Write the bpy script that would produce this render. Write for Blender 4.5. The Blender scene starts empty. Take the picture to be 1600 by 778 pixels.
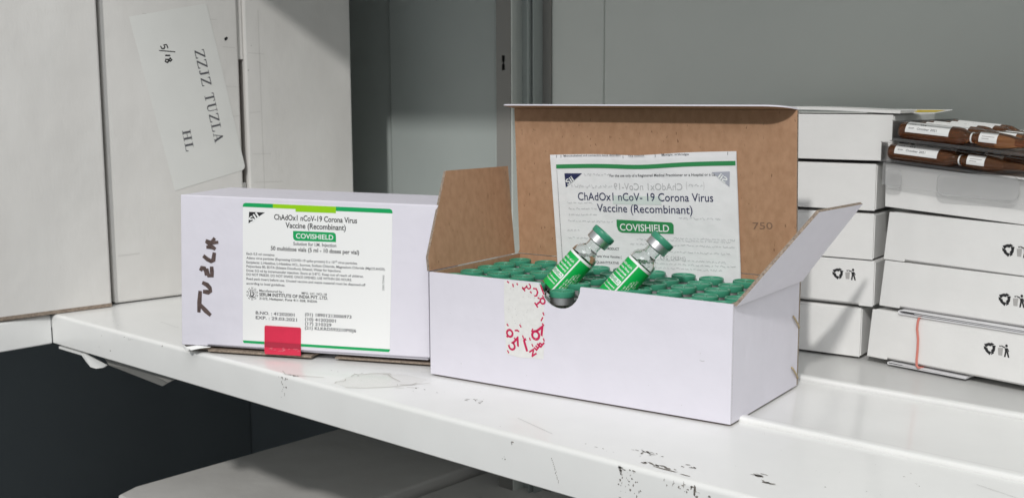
import bpy, bmesh, math, random
from mathutils import Vector, Matrix
R = math.radians
random.seed(7)
S = bpy.context.scene
C = S.collection

# ------------------------------------------------------------------ camera
cam_d = bpy.data.cameras.new('camera')
cam = bpy.data.objects.new('camera', cam_d); C.objects.link(cam)
yaw, pit, rol = -0.72906545, 0.13604739, -0.00404083
fw = Vector((math.sin(yaw)*math.cos(pit), math.cos(yaw)*math.cos(pit), -math.sin(pit)))
rt = Vector((math.cos(yaw), -math.sin(yaw), 0)); up = rt.cross(fw)
cr, sr = math.cos(rol), math.sin(rol)
r2 = cr*rt + sr*up; u2 = -sr*rt + cr*up
cam.matrix_world = Matrix(((r2.x, u2.x, -fw.x, 1.09194945), (r2.y, u2.y, -fw.y, -0.52610352), (r2.z, u2.z, -fw.z, 0.21581194), (0, 0, 0, 1)))
cam_d.sensor_width = 36; cam_d.lens = 36*1768.04/1600
cam_d.clip_start = .01; cam_d.clip_end = 60
cam_d.dof.use_dof = True; cam_d.dof.focus_distance = .82; cam_d.dof.aperture_fstop = 20
S.camera = cam

# ------------------------------------------------------------------ light
w = bpy.data.worlds.new('World'); S.world = w; w.use_nodes = True
bg = w.node_tree.nodes['Background']; bg.inputs[0].default_value = (.93, .97, 1, 1); bg.inputs[1].default_value = .29
def area(name, loc, target, size, power, col):
    d = bpy.data.lights.new(name, 'AREA'); d.shape = 'DISK'; d.size = size; d.energy = power; d.color = col
    o = bpy.data.objects.new(name, d); C.objects.link(o); o.location = loc
    o.rotation_euler = (Vector(target)-Vector(loc)).to_track_quat('-Z', 'Y').to_euler(); return o
area('ceiling_lamp', (2.4, -4.0, 3.05), (.6, .15, .1), .22, 152, (1, .985, .955))
area('overhead_fill', (2.6, -2.2, 3.3), (.6, .0, .1), 2.6, 75, (.98, .99, 1))  # broad soft fill added overhead to lift the shelf and front faces
S.view_settings.view_transform = 'Standard'; S.view_settings.look = 'None'
S.view_settings.exposure = 0; S.view_settings.gamma = 1
S.render.engine = 'CYCLES'
S.cycles.use_denoising = True
S.cycles.max_bounces = 12; S.cycles.transparent_max_bounces = 24; S.cycles.transmission_bounces = 12
S.cycles.sample_clamp_indirect = 4

# ------------------------------------------------------------------ materials
def mat(name, col, rough=.5, metal=0, noise=None, bump=None, coat=0, spec=.5, flecks=None, stretch=(1, 1, 1), trans=0, ior=1.45, wave=None):
    m = bpy.data.materials.new(name); m.use_nodes = True
    nt = m.node_tree; N = nt.nodes; L = nt.links
    b = N['Principled BSDF']
    b.inputs['Base Color'].default_value = (*col, 1); b.inputs['Roughness'].default_value = rough
    b.inputs['Metallic'].default_value = metal; b.inputs['Coat Weight'].default_value = coat
    b.inputs['Coat Roughness'].default_value = .12
    b.inputs['Specular IOR Level'].default_value = spec
    b.inputs['Transmission Weight'].default_value = trans; b.inputs['IOR'].default_value = ior
    tc = N.new('ShaderNodeTexCoord'); mp = N.new('ShaderNodeMapping'); mp.inputs['Scale'].default_value = stretch
    L.new(tc.outputs['Object'], mp.inputs['Vector'])
    colsock = None
    def mixcol(fac, c2, prev):
        mx = N.new('ShaderNodeMix'); mx.data_type = 'RGBA'
        L.new(fac, mx.inputs['Factor'])
        if prev is None: mx.inputs['A'].default_value = (*col, 1)
        else: L.new(prev, mx.inputs['A'])
        mx.inputs['B'].default_value = (*c2, 1); return mx.outputs['Result']
    if noise:
        sc, c2, amt = noise
        n = N.new('ShaderNodeTexNoise'); n.inputs['Scale'].default_value = sc; n.inputs['Detail'].default_value = 6
        L.new(mp.outputs['Vector'], n.inputs['Vector'])
        rr = N.new('ShaderNodeMapRange'); rr.inputs['From Min'].default_value = .35; rr.inputs['From Max'].default_value = .7; rr.inputs['To Max'].default_value = amt
        L.new(n.outputs['Fac'], rr.inputs['Value']); colsock = mixcol(rr.outputs['Result'], c2, colsock)
    if flecks:
        sc, c2, th, st = flecks
        mp2 = N.new('ShaderNodeMapping'); mp2.inputs['Scale'].default_value = st; L.new(tc.outputs['Object'], mp2.inputs['Vector'])
        n = N.new('ShaderNodeTexNoise'); n.inputs['Scale'].default_value = sc; n.inputs['Detail'].default_value = 2
        L.new(mp2.outputs['Vector'], n.inputs['Vector'])
        rr = N.new('ShaderNodeMapRange'); rr.inputs['From Min'].default_value = th; rr.inputs['From Max'].default_value = th+.06; rr.inputs['To Max'].default_value = .8
        L.new(n.outputs['Fac'], rr.inputs['Value']); colsock = mixcol(rr.outputs['Result'], c2, colsock)
    if colsock is not None: L.new(colsock, b.inputs['Base Color'])
    if bump:
        sc, st, ds = bump
        n = N.new('ShaderNodeTexNoise'); n.inputs['Scale'].default_value = sc; n.inputs['Detail'].default_value = 4
        L.new(mp.outputs['Vector'], n.inputs['Vector'])
        bp = N.new('ShaderNodeBump'); bp.inputs['Strength'].default_value = st; bp.inputs['Distance'].default_value = ds
        L.new(n.outputs['Fac'], bp.inputs['Height']); L.new(bp.outputs['Normal'], b.inputs['Normal'])
        if wave:
            n2 = N.new('ShaderNodeTexNoise'); n2.inputs['Scale'].default_value = wave[0]; n2.inputs['Detail'].default_value = 3
            L.new(tc.outputs['Object'], n2.inputs['Vector'])
            b2 = N.new('ShaderNodeBump'); b2.inputs['Strength'].default_value = wave[1]; b2.inputs['Distance'].default_value = wave[2]
            L.new(n2.outputs['Fac'], b2.inputs['Height']); L.new(b2.outputs['Normal'], bp.inputs['Normal'])
    return m
def clear(name, tint, gloss=.5, milk=0., rough=.08):
    m = bpy.data.materials.new(name); m.use_nodes = True
    nt = m.node_tree; N = nt.nodes; L = nt.links; N.remove(N['Principled BSDF'])
    t = N.new('ShaderNodeBsdfTransparent'); t.inputs[0].default_value = (*tint, 1)
    g = N.new('ShaderNodeBsdfGlossy'); g.inputs['Roughness'].default_value = rough
    d = N.new('ShaderNodeBsdfDiffuse'); d.inputs[0].default_value = (.8, .8, .8, 1)
    fr = N.new('ShaderNodeFresnel'); fr.inputs[0].default_value = 1.45
    mu = N.new('ShaderNodeMath'); mu.operation = 'MULTIPLY'; mu.inputs[1].default_value = gloss; L.new(fr.outputs[0], mu.inputs[0])
    m1 = N.new('ShaderNodeMixShader'); m1.inputs[0].default_value = milk; L.new(t.outputs[0], m1.inputs[1]); L.new(d.outputs[0], m1.inputs[2])
    m2 = N.new('ShaderNodeMixShader'); L.new(mu.outputs[0], m2.inputs[0]); L.new(m1.outputs[0], m2.inputs[1]); L.new(g.outputs[0], m2.inputs[2])
    L.new(m2.outputs[0], N['Material Output'].inputs[0]); return m
M = {}
M['board'] = mat('white_board', (.735, .712, .782), .55, noise=(60, (.69, .67, .735), .35), bump=(900, .12, .0004), flecks=(330, (.35, .33, .36), .78, (1, 1, 1)), wave=(28, .35, .0035))
M['board_edge'] = mat('raw_board_edge', (.36, .29, .23), .9, noise=(600, (.12, .09, .07), .8), stretch=(1, 1, 1))
M['kraft'] = mat('kraft_board', (.47, .275, .165), .85, noise=(170, (.37, .205, .115), .7), stretch=(1.3, 1.3, .8), bump=(700, .25, .0004), flecks=(480, (.17, .09, .05), .69, (1.2, 1.2, .4)))
M['carton'] = mat('white_carton', (.80, .795, .78), .6, noise=(40, (.755, .75, .735), .6), bump=(700, .15, .0004), wave=(35, .35, .003))
M['bigcarton'] = mat('large_white_carton', (.72, .705, .68), .62, noise=(14, (.63, .61, .585), .55), stretch=(1.6, 1.6, .5), bump=(260, .18, .0006), flecks=(240, (.45, .43, .40), .78, (1, 1, 1)), wave=(12, .4, .008))
M['steel'] = mat('white_painted_steel', (.83, .83, .815), .34, noise=(22, (.77, .77, .755), .55), bump=(240, .06, .0003), coat=.35, flecks=(260, (.52, .51, .49), .79, (1, 1, 1)), wave=(14, .12, .003))
M['chip'] = mat('bare_metal_chip', (.07, .065, .06), .6, noise=(900, (.35, .31, .27), 1.0))
M['scuff'] = mat('grey_scuff', (.42, .41, .40), .6)
M['wall'] = mat('grey_green_wall', (.43, .47, .455), .5, noise=(6, (.37, .41, .395), .6))
M['wall_light'] = mat('pale_grey_panel', (.77, .80, .76), .55, noise=(6, (.71, .74, .70), .6))
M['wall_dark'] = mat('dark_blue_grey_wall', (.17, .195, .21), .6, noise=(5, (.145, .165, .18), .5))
M['post'] = mat('grey_post', (.27, .265, .25), .45)
M['black'] = mat('black_print', (.018, .018, .02), .6)
M['ink'] = mat('navy_print', (.02, .025, .09), .6)
M['marker'] = mat('brown_marker', (.075, .05, .045), .5, noise=(300, (.16, .11, .10), .8))
M['dot'] = mat('dot_matrix_ink', (.10, .10, .11), .6)
M['paper'] = mat('white_label_paper', (.86, .86, .85), .45)
M['leaf'] = mat('thin_leaflet_paper', (.85, .845, .86), .6, noise=(60, (.80, .795, .81), .6), bump=(160, .12, .001), wave=(22, .5, .006))
M['ghost'] = mat('show_through_grey', (.53, .53, .54), .7)
M['ghost2'] = mat('show_through_faint', (.58, .59, .60), .7)
M['ghostg'] = mat('show_through_green', (.66, .73, .70), .7)
M['ghostb'] = mat('show_through_blue', (.42, .43, .50), .7)
M['leafgreen'] = mat('leaflet_green', (.03, .26, .085), .5)
M['green'] = mat('label_green', (.005, .36, .105), .4)
M['lime'] = mat('label_lime', (.30, .62, .005), .4)
M['white'] = mat('white_print', (.86, .87, .86), .5)
M['red'] = mat('red_seal', (.70, .035, .085), .3, noise=(120, (.60, .03, .07), .5))
M['redink'] = mat('crimson_print', (.56, .015, .09), .5)
M['residue'] = mat('scraped_seal_paper', (.77, .765, .745), .6, noise=(260, (.66, .65, .63), .5), flecks=(420, (.42, .38, .36), .73, (1, 1, 1)))
M['cap'] = mat('green_plastic_cap', (.052, .285, .175), .36, noise=(300, (.044, .245, .15), .5))
M['alu'] = mat('aluminium', (.88, .88, .89), .38, metal=1)
M['alu_shaded'] = mat('shaded_aluminium', (.42, .43, .43), .55, metal=1)  # upright crimps: shade inside the carton put into a darker metal colour
M['rubber'] = mat('grey_stopper', (.13, .13, .14), .5)
M['viallabel'] = mat('vial_green', (.004, .42, .075), .35)
M['vialgrey'] = clear('clear_vial_glass', (.90, .94, .93), .9, .22, .06)
M['glass'] = mat('vial_glass', (.97, .99, .985), .0, trans=1, ior=1.47)
M['liquid'] = mat('vial_liquid', (.97, .99, .98), .0, trans=1, ior=1.33)
M['amber'] = mat('amber_glass', (.52, .24, .10), .04, trans=.86, ior=1.22, noise=(60, (.30, .12, .05), .6), coat=.8)
M['amberliq'] = mat('amber_dark', (.30, .13, .055), .15, trans=.6, ior=1.2)
M['plastic'] = clear('clear_blister_plastic', (.97, .97, .97), .9, .04, .1)
M['frost'] = clear('frosted_blister_plastic', (.95, .95, .95), .5, .15, .25)
M['yellow'] = mat('yellow_print', (.80, .58, .02), .5)
M['band'] = mat('pink_rubber_band', (.62, .21, .17), .5)
M['wire'] = mat('brass_staple', (.45, .36, .22), .35, metal=.7)
M['blue'] = mat('blue_ring', (.04, .08, .42), .4)
M['tape'] = clear('clear_tape', (.995, .992, .985), .14, .015, .2)
M['tapeedge'] = mat('grimy_tape_edge', (.52, .50, .46), .7)
M['sticker'] = mat('frosted_sticker', (.745, .745, .72), .42, noise=(30, (.71, .71, .685), .6))

# ------------------------------------------------------------------ mesh helpers
class MB:
    def __init__(s): s.v = []; s.f = []; s.m = []
    def add(s, vs, fs, mi=0):
        o = len(s.v); s.v += [tuple(p) for p in vs]
        for k, f in enumerate(fs):
            s.f.append(tuple(i+o for i in f)); s.m.append(mi[k] if isinstance(mi, (list, tuple)) else mi)
        return s
    def hexa(s, c, mi=0):           # 8 corners: bottom 4 (ccw), top 4
        return s.add(c, [(3, 2, 1, 0), (4, 5, 6, 7), (0, 1, 5, 4), (1, 2, 6, 5), (2, 3, 7, 6), (3, 0, 4, 7)], mi)
    def box(s, x0, x1, y0, y1, z0, z1, mi=0):
        return s.hexa([(x0, y0, z0), (x1, y0, z0), (x1, y1, z0), (x0, y1, z0), (x0, y0, z1), (x1, y0, z1), (x1, y1, z1), (x0, y1, z1)], mi)
    def prism(s, pts, off, mf=0, mb=0, me=0):
        n = len(pts); off = Vector(off); a = [Vector(p) for p in pts]; b = [p+off for p in a]
        s.add(a+b, [tuple(range(n)), tuple(range(2*n-1, n-1, -1))]+[(i, i+n, (i+1) % n+n, (i+1) % n) for i in range(n)], [mf, mb]+[me]*n)
        return s
    def lathe(s, prof, seg=24, M4=None, mi=0, a0=0, a1=2*math.pi):
        full = abs(a1-a0-2*math.pi) < 1e-6; ns = seg if full else seg+1; o = []
        for r, z in prof:
            for k in range(ns):
                t = a0+(a1-a0)*k/seg; p = Vector((r*math.cos(t), r*math.sin(t), z)); o.append(M4 @ p if M4 else p)
        fs = []
        for i in range(len(prof)-1):
            for k in range(seg):
                k2 = (k+1) % ns; fs.append((i*ns+k, i*ns+k2, (i+1)*ns+k2, (i+1)*ns+k))
        return s.add(o, fs, mi)
    def tube(s, pts, r, seg=6, mi=0):
        pts = [Vector(p) for p in pts]; o = []
        for i, p in enumerate(pts):
            d = (pts[min(i+1, len(pts)-1)]-pts[max(i-1, 0)]).normalized()
            a = d.orthogonal().normalized() if i == 0 else (a-d*a.dot(d)).normalized()
            b = d.cross(a)
            o += [p+r*(a*math.cos(2*math.pi*k/seg)+b*math.sin(2*math.pi*k/seg)) for k in range(seg)]
        fs = [(i*seg+k, i*seg+(k+1) % seg, (i+1)*seg+(k+1) % seg, (i+1)*seg+k) for i in range(len(pts)-1) for k in range(seg)]
        n = len(pts)
        return s.add(o, fs+[tuple(range(seg-1, -1, -1)), tuple(range((n-1)*seg, n*seg))], mi)
    def map(s, fn): s.v = [tuple(fn(*p)) for p in s.v]; return s
    def build(s, name, mats, parent=None, bevel=0, smooth=False, kind=None, seg=2, fixn=True, merge=0):
        me = bpy.data.meshes.new(name); me.from_pydata(s.v, [], s.f)
        for m in (mats if isinstance(mats, (list, tuple)) else [mats]): me.materials.append(m)
        me.polygons.foreach_set('material_index', s.m)
        bm = bmesh.new(); bm.from_mesh(me)
        if merge: bmesh.ops.remove_doubles(bm, verts=bm.verts, dist=merge)
        if fixn: bmesh.ops.recalc_face_normals(bm, faces=bm.faces)
        if bevel:
            bmesh.ops.bevel(bm, geom=[e for e in bm.edges if e.is_manifold and e.calc_face_angle(0) > .5], offset=bevel, segments=seg, affect='EDGES', profile=.5)
        if smooth:
            for f in bm.faces: f.smooth = True
        bm.to_mesh(me); bm.free()
        if smooth: me.set_sharp_from_angle(angle=R(32))
        o = bpy.data.objects.new(name, me); C.objects.link(o)
        if parent: o.parent = parent
        if kind: o['kind'] = kind
        return o
def thing(name, label, cat, loc=(0, 0, 0), rz=0, group=None):
    o = bpy.data.objects.new(name, None); C.objects.link(o); o.empty_display_size = .02
    o.location = loc; o.rotation_euler = (0, 0, rz); o['label'] = label; o['category'] = cat
    if group: o['group'] = group
    return o
def text2d(txt, bold=0):
    cu = bpy.data.curves.new('t', 'FONT'); cu.body = txt; cu.size = 1; cu.resolution_u = 3; cu.offset = bold
    ob = bpy.data.objects.new('t', cu); C.objects.link(ob)
    dg = bpy.context.evaluated_depsgraph_get(); me = bpy.data.meshes.new_from_object(ob.evaluated_get(dg))
    vs = [(v.co.x, v.co.y) for v in me.vertices]; fs = [tuple(p.vertices) for p in me.polygons]
    C.objects.unlink(ob); bpy.data.objects.remove(ob); bpy.data.curves.remove(cu); bpy.data.meshes.remove(me)
    return vs, fs
_t = text2d('H'); CAPH = max(v[1] for v in _t[0])
def put_text(mb, txt, x0, x1, y, h, pl, bold=0, mi=0, ang=0, mirror=False):
    """text from x0 to x1 (width fitted), centred on the cap height at y, cap height h; pl maps (x, y) to 3-D"""
    vs, fs = text2d(txt, bold)
    if not vs: return
    a = min(v[0] for v in vs); b = max(v[0] for v in vs); sx = (x1-x0)/(b-a); sy = h/CAPH
    c, s = math.cos(ang), math.sin(ang); o = []
    for vx, vy in vs:
        X = (vx-a)*sx; Y = vy*sy-h/2
        if mirror: X = (x1-x0)-X
        o.append(pl(x0+X*c-Y*s, y+X*s+Y*c))
    mb.add(o, fs, mi)
def ribbon(mb, pts, w, pl, mi=0, taper=True):
    n = len(pts); L = []; Rr = []
    for i, p in enumerate(pts):
        q0 = pts[max(i-1, 0)]; q1 = pts[min(i+1, n-1)]; dx, dy = q1[0]-q0[0], q1[1]-q0[1]; l = math.hypot(dx, dy) or 1
        ww = w*(.5 if not taper else (.5 if 0 < i < n-1 else .4))*random.uniform(.9, 1.1)
        L.append(pl(p[0]-dy/l*ww, p[1]+dx/l*ww)); Rr.append(pl(p[0]+dy/l*ww, p[1]-dx/l*ww))
    mb.add(L+Rr, [(i, i+1, n+i+1, n+i) for i in range(n-1)], mi)
def poly(mb, pts, pl, mi=0): mb.add([pl(*p) for p in pts], [tuple(range(len(pts)))], mi)
def rect(mb, x0, x1, y0, y1, pl, mi=0): poly(mb, [(x0, y0), (x1, y0), (x1, y1), (x0, y1)], pl, mi)
def rrect(x0, x1, y0, y1, r, n=5, corners=(1, 1, 1, 1)):
    o = []
    for (cx, cy, a, on) in ((x1-r, y1-r, 0, corners[0]), (x0+r, y1-r, 90, corners[1]), (x0+r, y0+r, 180, corners[2]), (x1-r, y0+r, 270, corners[3])):
        if on: o += [(cx+r*math.cos(R(a+90*k/n)), cy+r*math.sin(R(a+90*k/n))) for k in range(n+1)]
        else: o.append((cx+r*math.copysign(1, math.cos(R(a+45))), cy+r*math.copysign(1, math.sin(R(a+45)))))
    return o
def copy_tree(o, parent=None):
    c = o.copy(); C.objects.link(c)
    if parent: c.parent = parent
    for ch in list(o.children): copy_tree(ch, c)
    return c
mm = .001

# ------------------------------------------------------------------ the setting
def struct(name, mb, m, **k): return mb.build(name, m, kind='structure', **k)
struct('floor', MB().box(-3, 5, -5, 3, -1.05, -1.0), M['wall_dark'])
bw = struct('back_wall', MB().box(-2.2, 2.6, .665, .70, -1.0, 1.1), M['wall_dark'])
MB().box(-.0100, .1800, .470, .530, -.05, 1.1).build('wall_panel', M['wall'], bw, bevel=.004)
MB().box(-.62, -.0105, .4760, .530, -.05, 1.1).build('wall_panel', M['wall'], bw, bevel=.002)
p = MB().box(.2460, .3215, .490, .51, -.05, 1.1).box(.3222, 2.6, .490, .51, -.05, 1.1).build('wall_panel', M['wall_light'], bw, bevel=.002)
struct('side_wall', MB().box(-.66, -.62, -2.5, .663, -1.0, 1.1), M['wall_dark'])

# upright post of the rack with keyhole slots
post = thing('rack_post', 'grey slotted steel upright standing against the back wall behind the open box', 'post', (.1858, .462, 0))
pm = MB(); zs = [-1.0]
hole = sorted(.2515-.2*k for k in range(-4, 6))
for z in hole: zs += [z-.0085, z+.0085]
zs.append(1.3)
for i in range(0, len(zs), 2): pm.box(0, .0225, 0, .0016, zs[i], zs[i+1])
for z in hole: pm.box(0, .0085, 0, .0016, z-.0085, z+.0085); pm.box(.0135, .0225, 0, .0016, z-.0085, z+.0085)
for z in hole: pm.box(.0085, .0099, .0002, .0015, z-.0016, z+.0012); pm.box(.0121, .0135, .0002, .0015, z-.0016, z+.0012)
pm.build('front_flange', M['post'], post)
MB().box(0, .0016, .0017, .03, -1, 1.1).box(.0209, .0225, .0017, .012, -1, 1.1).build('side_flange', M['post'], post)
sm = MB()
for z in hole: sm.box(.006, .016, .008, .009, z-.012, z+.012)
sm.build('slot_shade', M['black'], post, kind='stuff')  # black plates added behind the slots, standing in for the shade inside
MB().box(.0232, .0246, .0, .020, -1, 1.1).build('inner_flange', M['wall_light'], post)
MB().box(.0248, .0425, .018, .0196, -1, 1.1).build('inner_channel', M['wall'], post)
MB().box(.0430, .0442, .006, .026, -1, 1.1).box(.0475, .0488, .010, .030, -1, 1.1).build('inner_flange', M['wall'], post)
MB().box(.0444, .0474, .022, .0236, -1, 1.1).box(.0490, .0615, .026, .0276, -1, 1.1).build('rear_flange', M['post'], post)

# shelves
def lip_profile(y0, z0, h, r, depth):
    pts = [(y0+.0012, z0-h)]
    pts += [(y0, z0-h+.001)]
    for k in range(7):
        a = R(180-90*k/6); pts.append((y0+r+r*math.cos(a), z0-r+r*math.sin(a)))
    pts.append((y0+depth, z0)); pts.append((y0+depth, z0-.0015)); pts.append((y0+r, z0-.0015-.0)); pts.append((y0+.0016, z0-r-.001)); pts.append((y0+.0016, z0-h))
    return pts
def extrude_x(mb, prof, x0, x1, mi=0):
    n = len(prof); a = [(x0, y, z) for y, z in prof]; b = [(x1, y, z) for y, z in prof]
    mb.add(a+b, [tuple(range(n)), tuple(range(2*n-1, n-1, -1))]+[(i, i+n, (i+1) % n+n, (i+1) % n) for i in range(n)], mi)
def deck_profile(y0, y1, zt=-.0012, bead=.0032, w=.006):
    pts = [(y0, zt-.012), (y0, zt+bead*.55)]
    for k in range(4):
        a = R(180-90*k/3); pts.append((y0+.0018+.0018*math.cos(a), zt+bead-.0014+.0014*math.sin(a)))
    pts += [(y0+w, zt+bead), (y0+w+.004, zt+bead*.7), (y0+w+.012, zt+.0003), (y1-.0008, zt), (y1-.0008, zt-.012)]
    return pts
sh = thing('metal_shelf', 'white painted steel shelf with chipped front edge carrying the green capped vials', 'shelf', (0, 0, 0))
ZT = -.0012
m_ = MB(); extrude_x(m_, lip_profile(0, ZT, .0305, .0035, .1208), 0, 2.3); m_.build('front_lip', M['steel'], sh, smooth=True)
m_ = MB(); extrude_x(m_, deck_profile(.1212, .2488), .068, 2.3); m_.build('deck_panel', M['steel'], sh, smooth=True)
m_ = MB(); extrude_x(m_, deck_profile(.2490, .46), .068, 2.3); m_.build('deck_panel', M['steel'], sh, smooth=True)
MB().box(0, .0675, .121, .46, ZT-.012, ZT).build('deck_panel', M['steel'], sh)
# support bracket under the lip
br = MB()
br.prism([(.010, .0008, -.0334), (.056, .0008, -.0334), (.056, .0008, -.0356), (.010, .0008, -.0356)], (0, .008, 0))
lob = [(.053, .0012, -.0334), (.060, .0012, -.0334), (.086, .010, -.0425), (.081, .009, -.0455), (.073, .006, -.047), (.066, .004, -.0462), (.060, .003, -.042), (.0565, .0012, -.0365)]
br.prism(lob, (0, .0015, 0))
br.build('support_bracket', M['steel'], sh)
MB().prism([(.060, .016, -.0305), (.087, .0120, -.0425), (.172, .0155, -.0465), (.182, .012, -.0470), (.200, .006, -.0400), (.222, .006, -.0305)], (0, .0015, 0)).build('support_bracket', M['post'], sh)
# chipped paint and scuffs
ch = MB(); sc_ = MB()
def blob(mb, cx, cy, rx, ry, pl, n=9, jag=.5, ang=0):
    c, s = math.cos(ang), math.sin(ang); pts = []
    for k in range(n):
        t = 2*math.pi*k/n; q = 1-jag*random.random(); X, Y = rx*q*math.cos(t), ry*q*math.sin(t)
        pts.append((cx+X*c-Y*s, cy+X*s+Y*c))
    poly(mb, pts, pl)
top = lambda x, y: (x, y, ZT+.00015)
face = lambda x, z: (x, -.00015, z)
for (x, y, n, sx, sy, sz) in [(.549, .043, 9, .008, .004, .0016), (.709, .026, 16, .012, .005, .0017), (.727, .010, 14, .016, .003, .0022), (.745, .020, 6, .006, .004, .0015), (.780, .033, 10, .005, .004, .0022), (.792, .027, 9, .005, .003, .002), (.415, .035, 7, .02, .006, .0012), (.49, .04, 5, .03, .01, .0012), (.845, .04, 9, .03, .02, .0012), (.86, .08, 4, .02, .02, .001), (.39, .004, 8, .008, .002, .0013), (.09, .02, 3, .02, .01, .0009), (.68, .012, 5, .02, .004, .001), (1.0, .09, 5, .05, .03, .0012)]:
    for _ in range(n):
        blob(ch if random.random() < .72 else sc_, x+random.gauss(0, sx*.5), y+random.gauss(0, sy*.5), sz*random.uniform(.5, 1.7), sz*random.uniform(.25, .6), top, ang=random.uniform(-.7, .3))
for (x, z, n, sx, sz_, s) in [(.621, -.0065, 3, .001, .0006, .0013), (.614, -.0175, 3, .0008, .0012, .0008), (.716, -.010, 26, .0035, .006, .0008), (.708, -.010, 26, .0006, .006, .0009), (.757, -.0065, 22, .006, .0022, .0011), (.742, -.006, 6, .003, .002, .0007), (.381, -.009, 16, .003, .005, .0009), (.755, -.013, 8, .007, .003, .0006), (.152, -.006, 5, .008, .0008, .0009), (.205, -.004, 2, .001, .0006, .0009), (.10, -.018, 5, .01, .005, .0006)]:
    for _ in range(n):
        blob(ch if random.random() < .75 else sc_, x+random.gauss(0, sx), min(-.004, z+random.gauss(0, sz_)), s*random.lognormvariate(-.35, .55), s*random.lognormvariate(-.25, .55), face, n=11, jag=.65)
for k in range(14): blob(ch, .655+.0004*k+random.gauss(0, .0003), -.010-.0011*k, .0003, .0006, face)
for (x, w_, ) in [(.735, .013)]:
    blob(ch, x, .0075, .010, .0011, top, n=13, jag=.4, ang=-.02)
    blob(ch, x+.014, .0065, .005, .0008, top, n=9, jag=.4, ang=-.02)
for pts in ([(.30, .05), (.335, .046)], [(.60, .03), (.64, .018)], [(.88, .10), (.93, .085)], [(1.02, .06), (1.05, .075)], [(.12, .05), (.16, .045)], [(.95, .18), (1.0, .165)]):
    ribbon(sc_, pts, .0004, top)
for _ in range(60): blob(sc_, random.uniform(.05, 1.2), random.uniform(.006, .118), .0005*random.lognormvariate(0, .5), .0004*random.lognormvariate(0, .4), top, 6)
ch.build('paint_chips', M['chip'], sh, kind='stuff'); sc_.build('scuff_marks', M['scuff'], sh, kind='stuff')

lw = thing('metal_shelf', 'white steel shelf wing at left carrying the row of tall cartons', 'shelf', (0, 0, 0), R(-90))
# local x runs towards -Y, local y towards -X mirrored: built in world axes through a map
def wing(x, y, z): return (x, -y, z)
m_ = MB(); extrude_x(m_, lip_profile(0, ZT-.0006, .0300, .0035, .11), .0012, 1.3); m_.map(wing).build('front_lip', M['steel'], lw, smooth=True)
m_ = MB(); extrude_x(m_, deck_profile(.111, .55), .0012, 1.3); m_.map(wing).build('deck_panel', M['steel'], lw, smooth=True)
MB().box(-.46, 0, -.55, -.0005, ZT-.014, ZT-.002).build('deck_panel', M['steel'], lw)
us = MB().box(-.5, 1.25, 0, .46, .482, .502).box(-.5, -.05, -1.3, -.001, .482, .502); us = us.build('upper_shelf', M['steel'], kind='structure')

# clear tape left on the shelf
tp = thing('tape_scrap', 'wrinkled scrap of clear tape stuck on the shelf in front of the closed carton', 'tape', (.44, .03, ZT))
def tpl(x, y): return (x-.44, y-.03, .0003)
m_ = MB(); poly(m_, [(.455, .062), (.430, .050), (.425, .026), (.434, .008), (.452, .006), (.470, .022), (.484, .050), (.478, .064)], tpl); m_.build('tape_film', M['tape'], tp)
m_ = MB()
for pts in ([(.427, .030), (.424, .036), (.430, .042), (.435, .050), (.443, .056), (.447, .054), (.441, .051)], [(.450, .005), (.462, .014), (.474, .029), (.479, .040), (.488, .056)], [(.430, .022), (.434, .018), (.431, .012), (.434, .008)], [(.444, .053), (.455, .048), (.468, .044)], [(.474, .038), (.482, .043), (.480, .050)], [(.372, .006), (.382, .001), (.390, .0035), (.405, .010), (.414, .014)], [(.478, .030), (.484, .033)], [(.484, .036), (.492, .041)]):
    ribbon(m_, pts, .00075, lambda x, y: (x-.44, y-.03, .0005))
m_.build('tape_edge', M['tapeedge'], tp, kind='stuff')

# ------------------------------------------------------------------ large cartons in the left row
P0 = (.0051, .0657, 0); RZ = math.atan2(.9937, .1122)
def front(x, y): return (x, -.0002, y)
def tall(label, x0, x1, y0, h):
    o = thing('tall_carton', label, 'carton', P0, RZ, 'tall white cartons in a row'); m = MB().box(x0, x1, y0, .34, .0002, h); m.build('body', M['bigcarton'], o, bevel=.0022); return o
k1 = tall('tall white carton at the left edge beside the two others', -.33, -.0055, -.0085, .455)
k2 = tall('tall white carton bearing the slanted stencilled sticker', .0005, .1545, 0, .455)
k3 = tall('tall white carton standing right of the stickered one beside the dark wall', .1622, .3022, 0, .455)
MB().box(-.33, -.0062, -.0088, .33, -.0006, .0030).build('bottom_flap', M['board_edge'], k1)
MB().box(.1552, .1570, .006, .30, .03, .45).build('corner_board', M['board_edge'], k2)
MB().box(.1558, .1615, .004, .006, .255, .45).build('corner_flap', M['bigcarton'], k2); MB().box(.1558, .1600, .005, .007, .01, .118).build('corner_flap', M['bigcarton'], k2)
st = MB(); stp = [(31.1, 295.8), (116.2, 313.2)]
stp = [(31.1, 295.8), (72.8, 114.2), (153.0, 132.2), (156.0, 134.0), (156.8, 137.5), (118.5, 310.5), (116.2, 313.2)]
st.prism([(a*mm, -.0004, b*mm) for a, b in stp], (0, .0002, 0))
stk = st.build('address_sticker', M['sticker'], k2)
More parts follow.
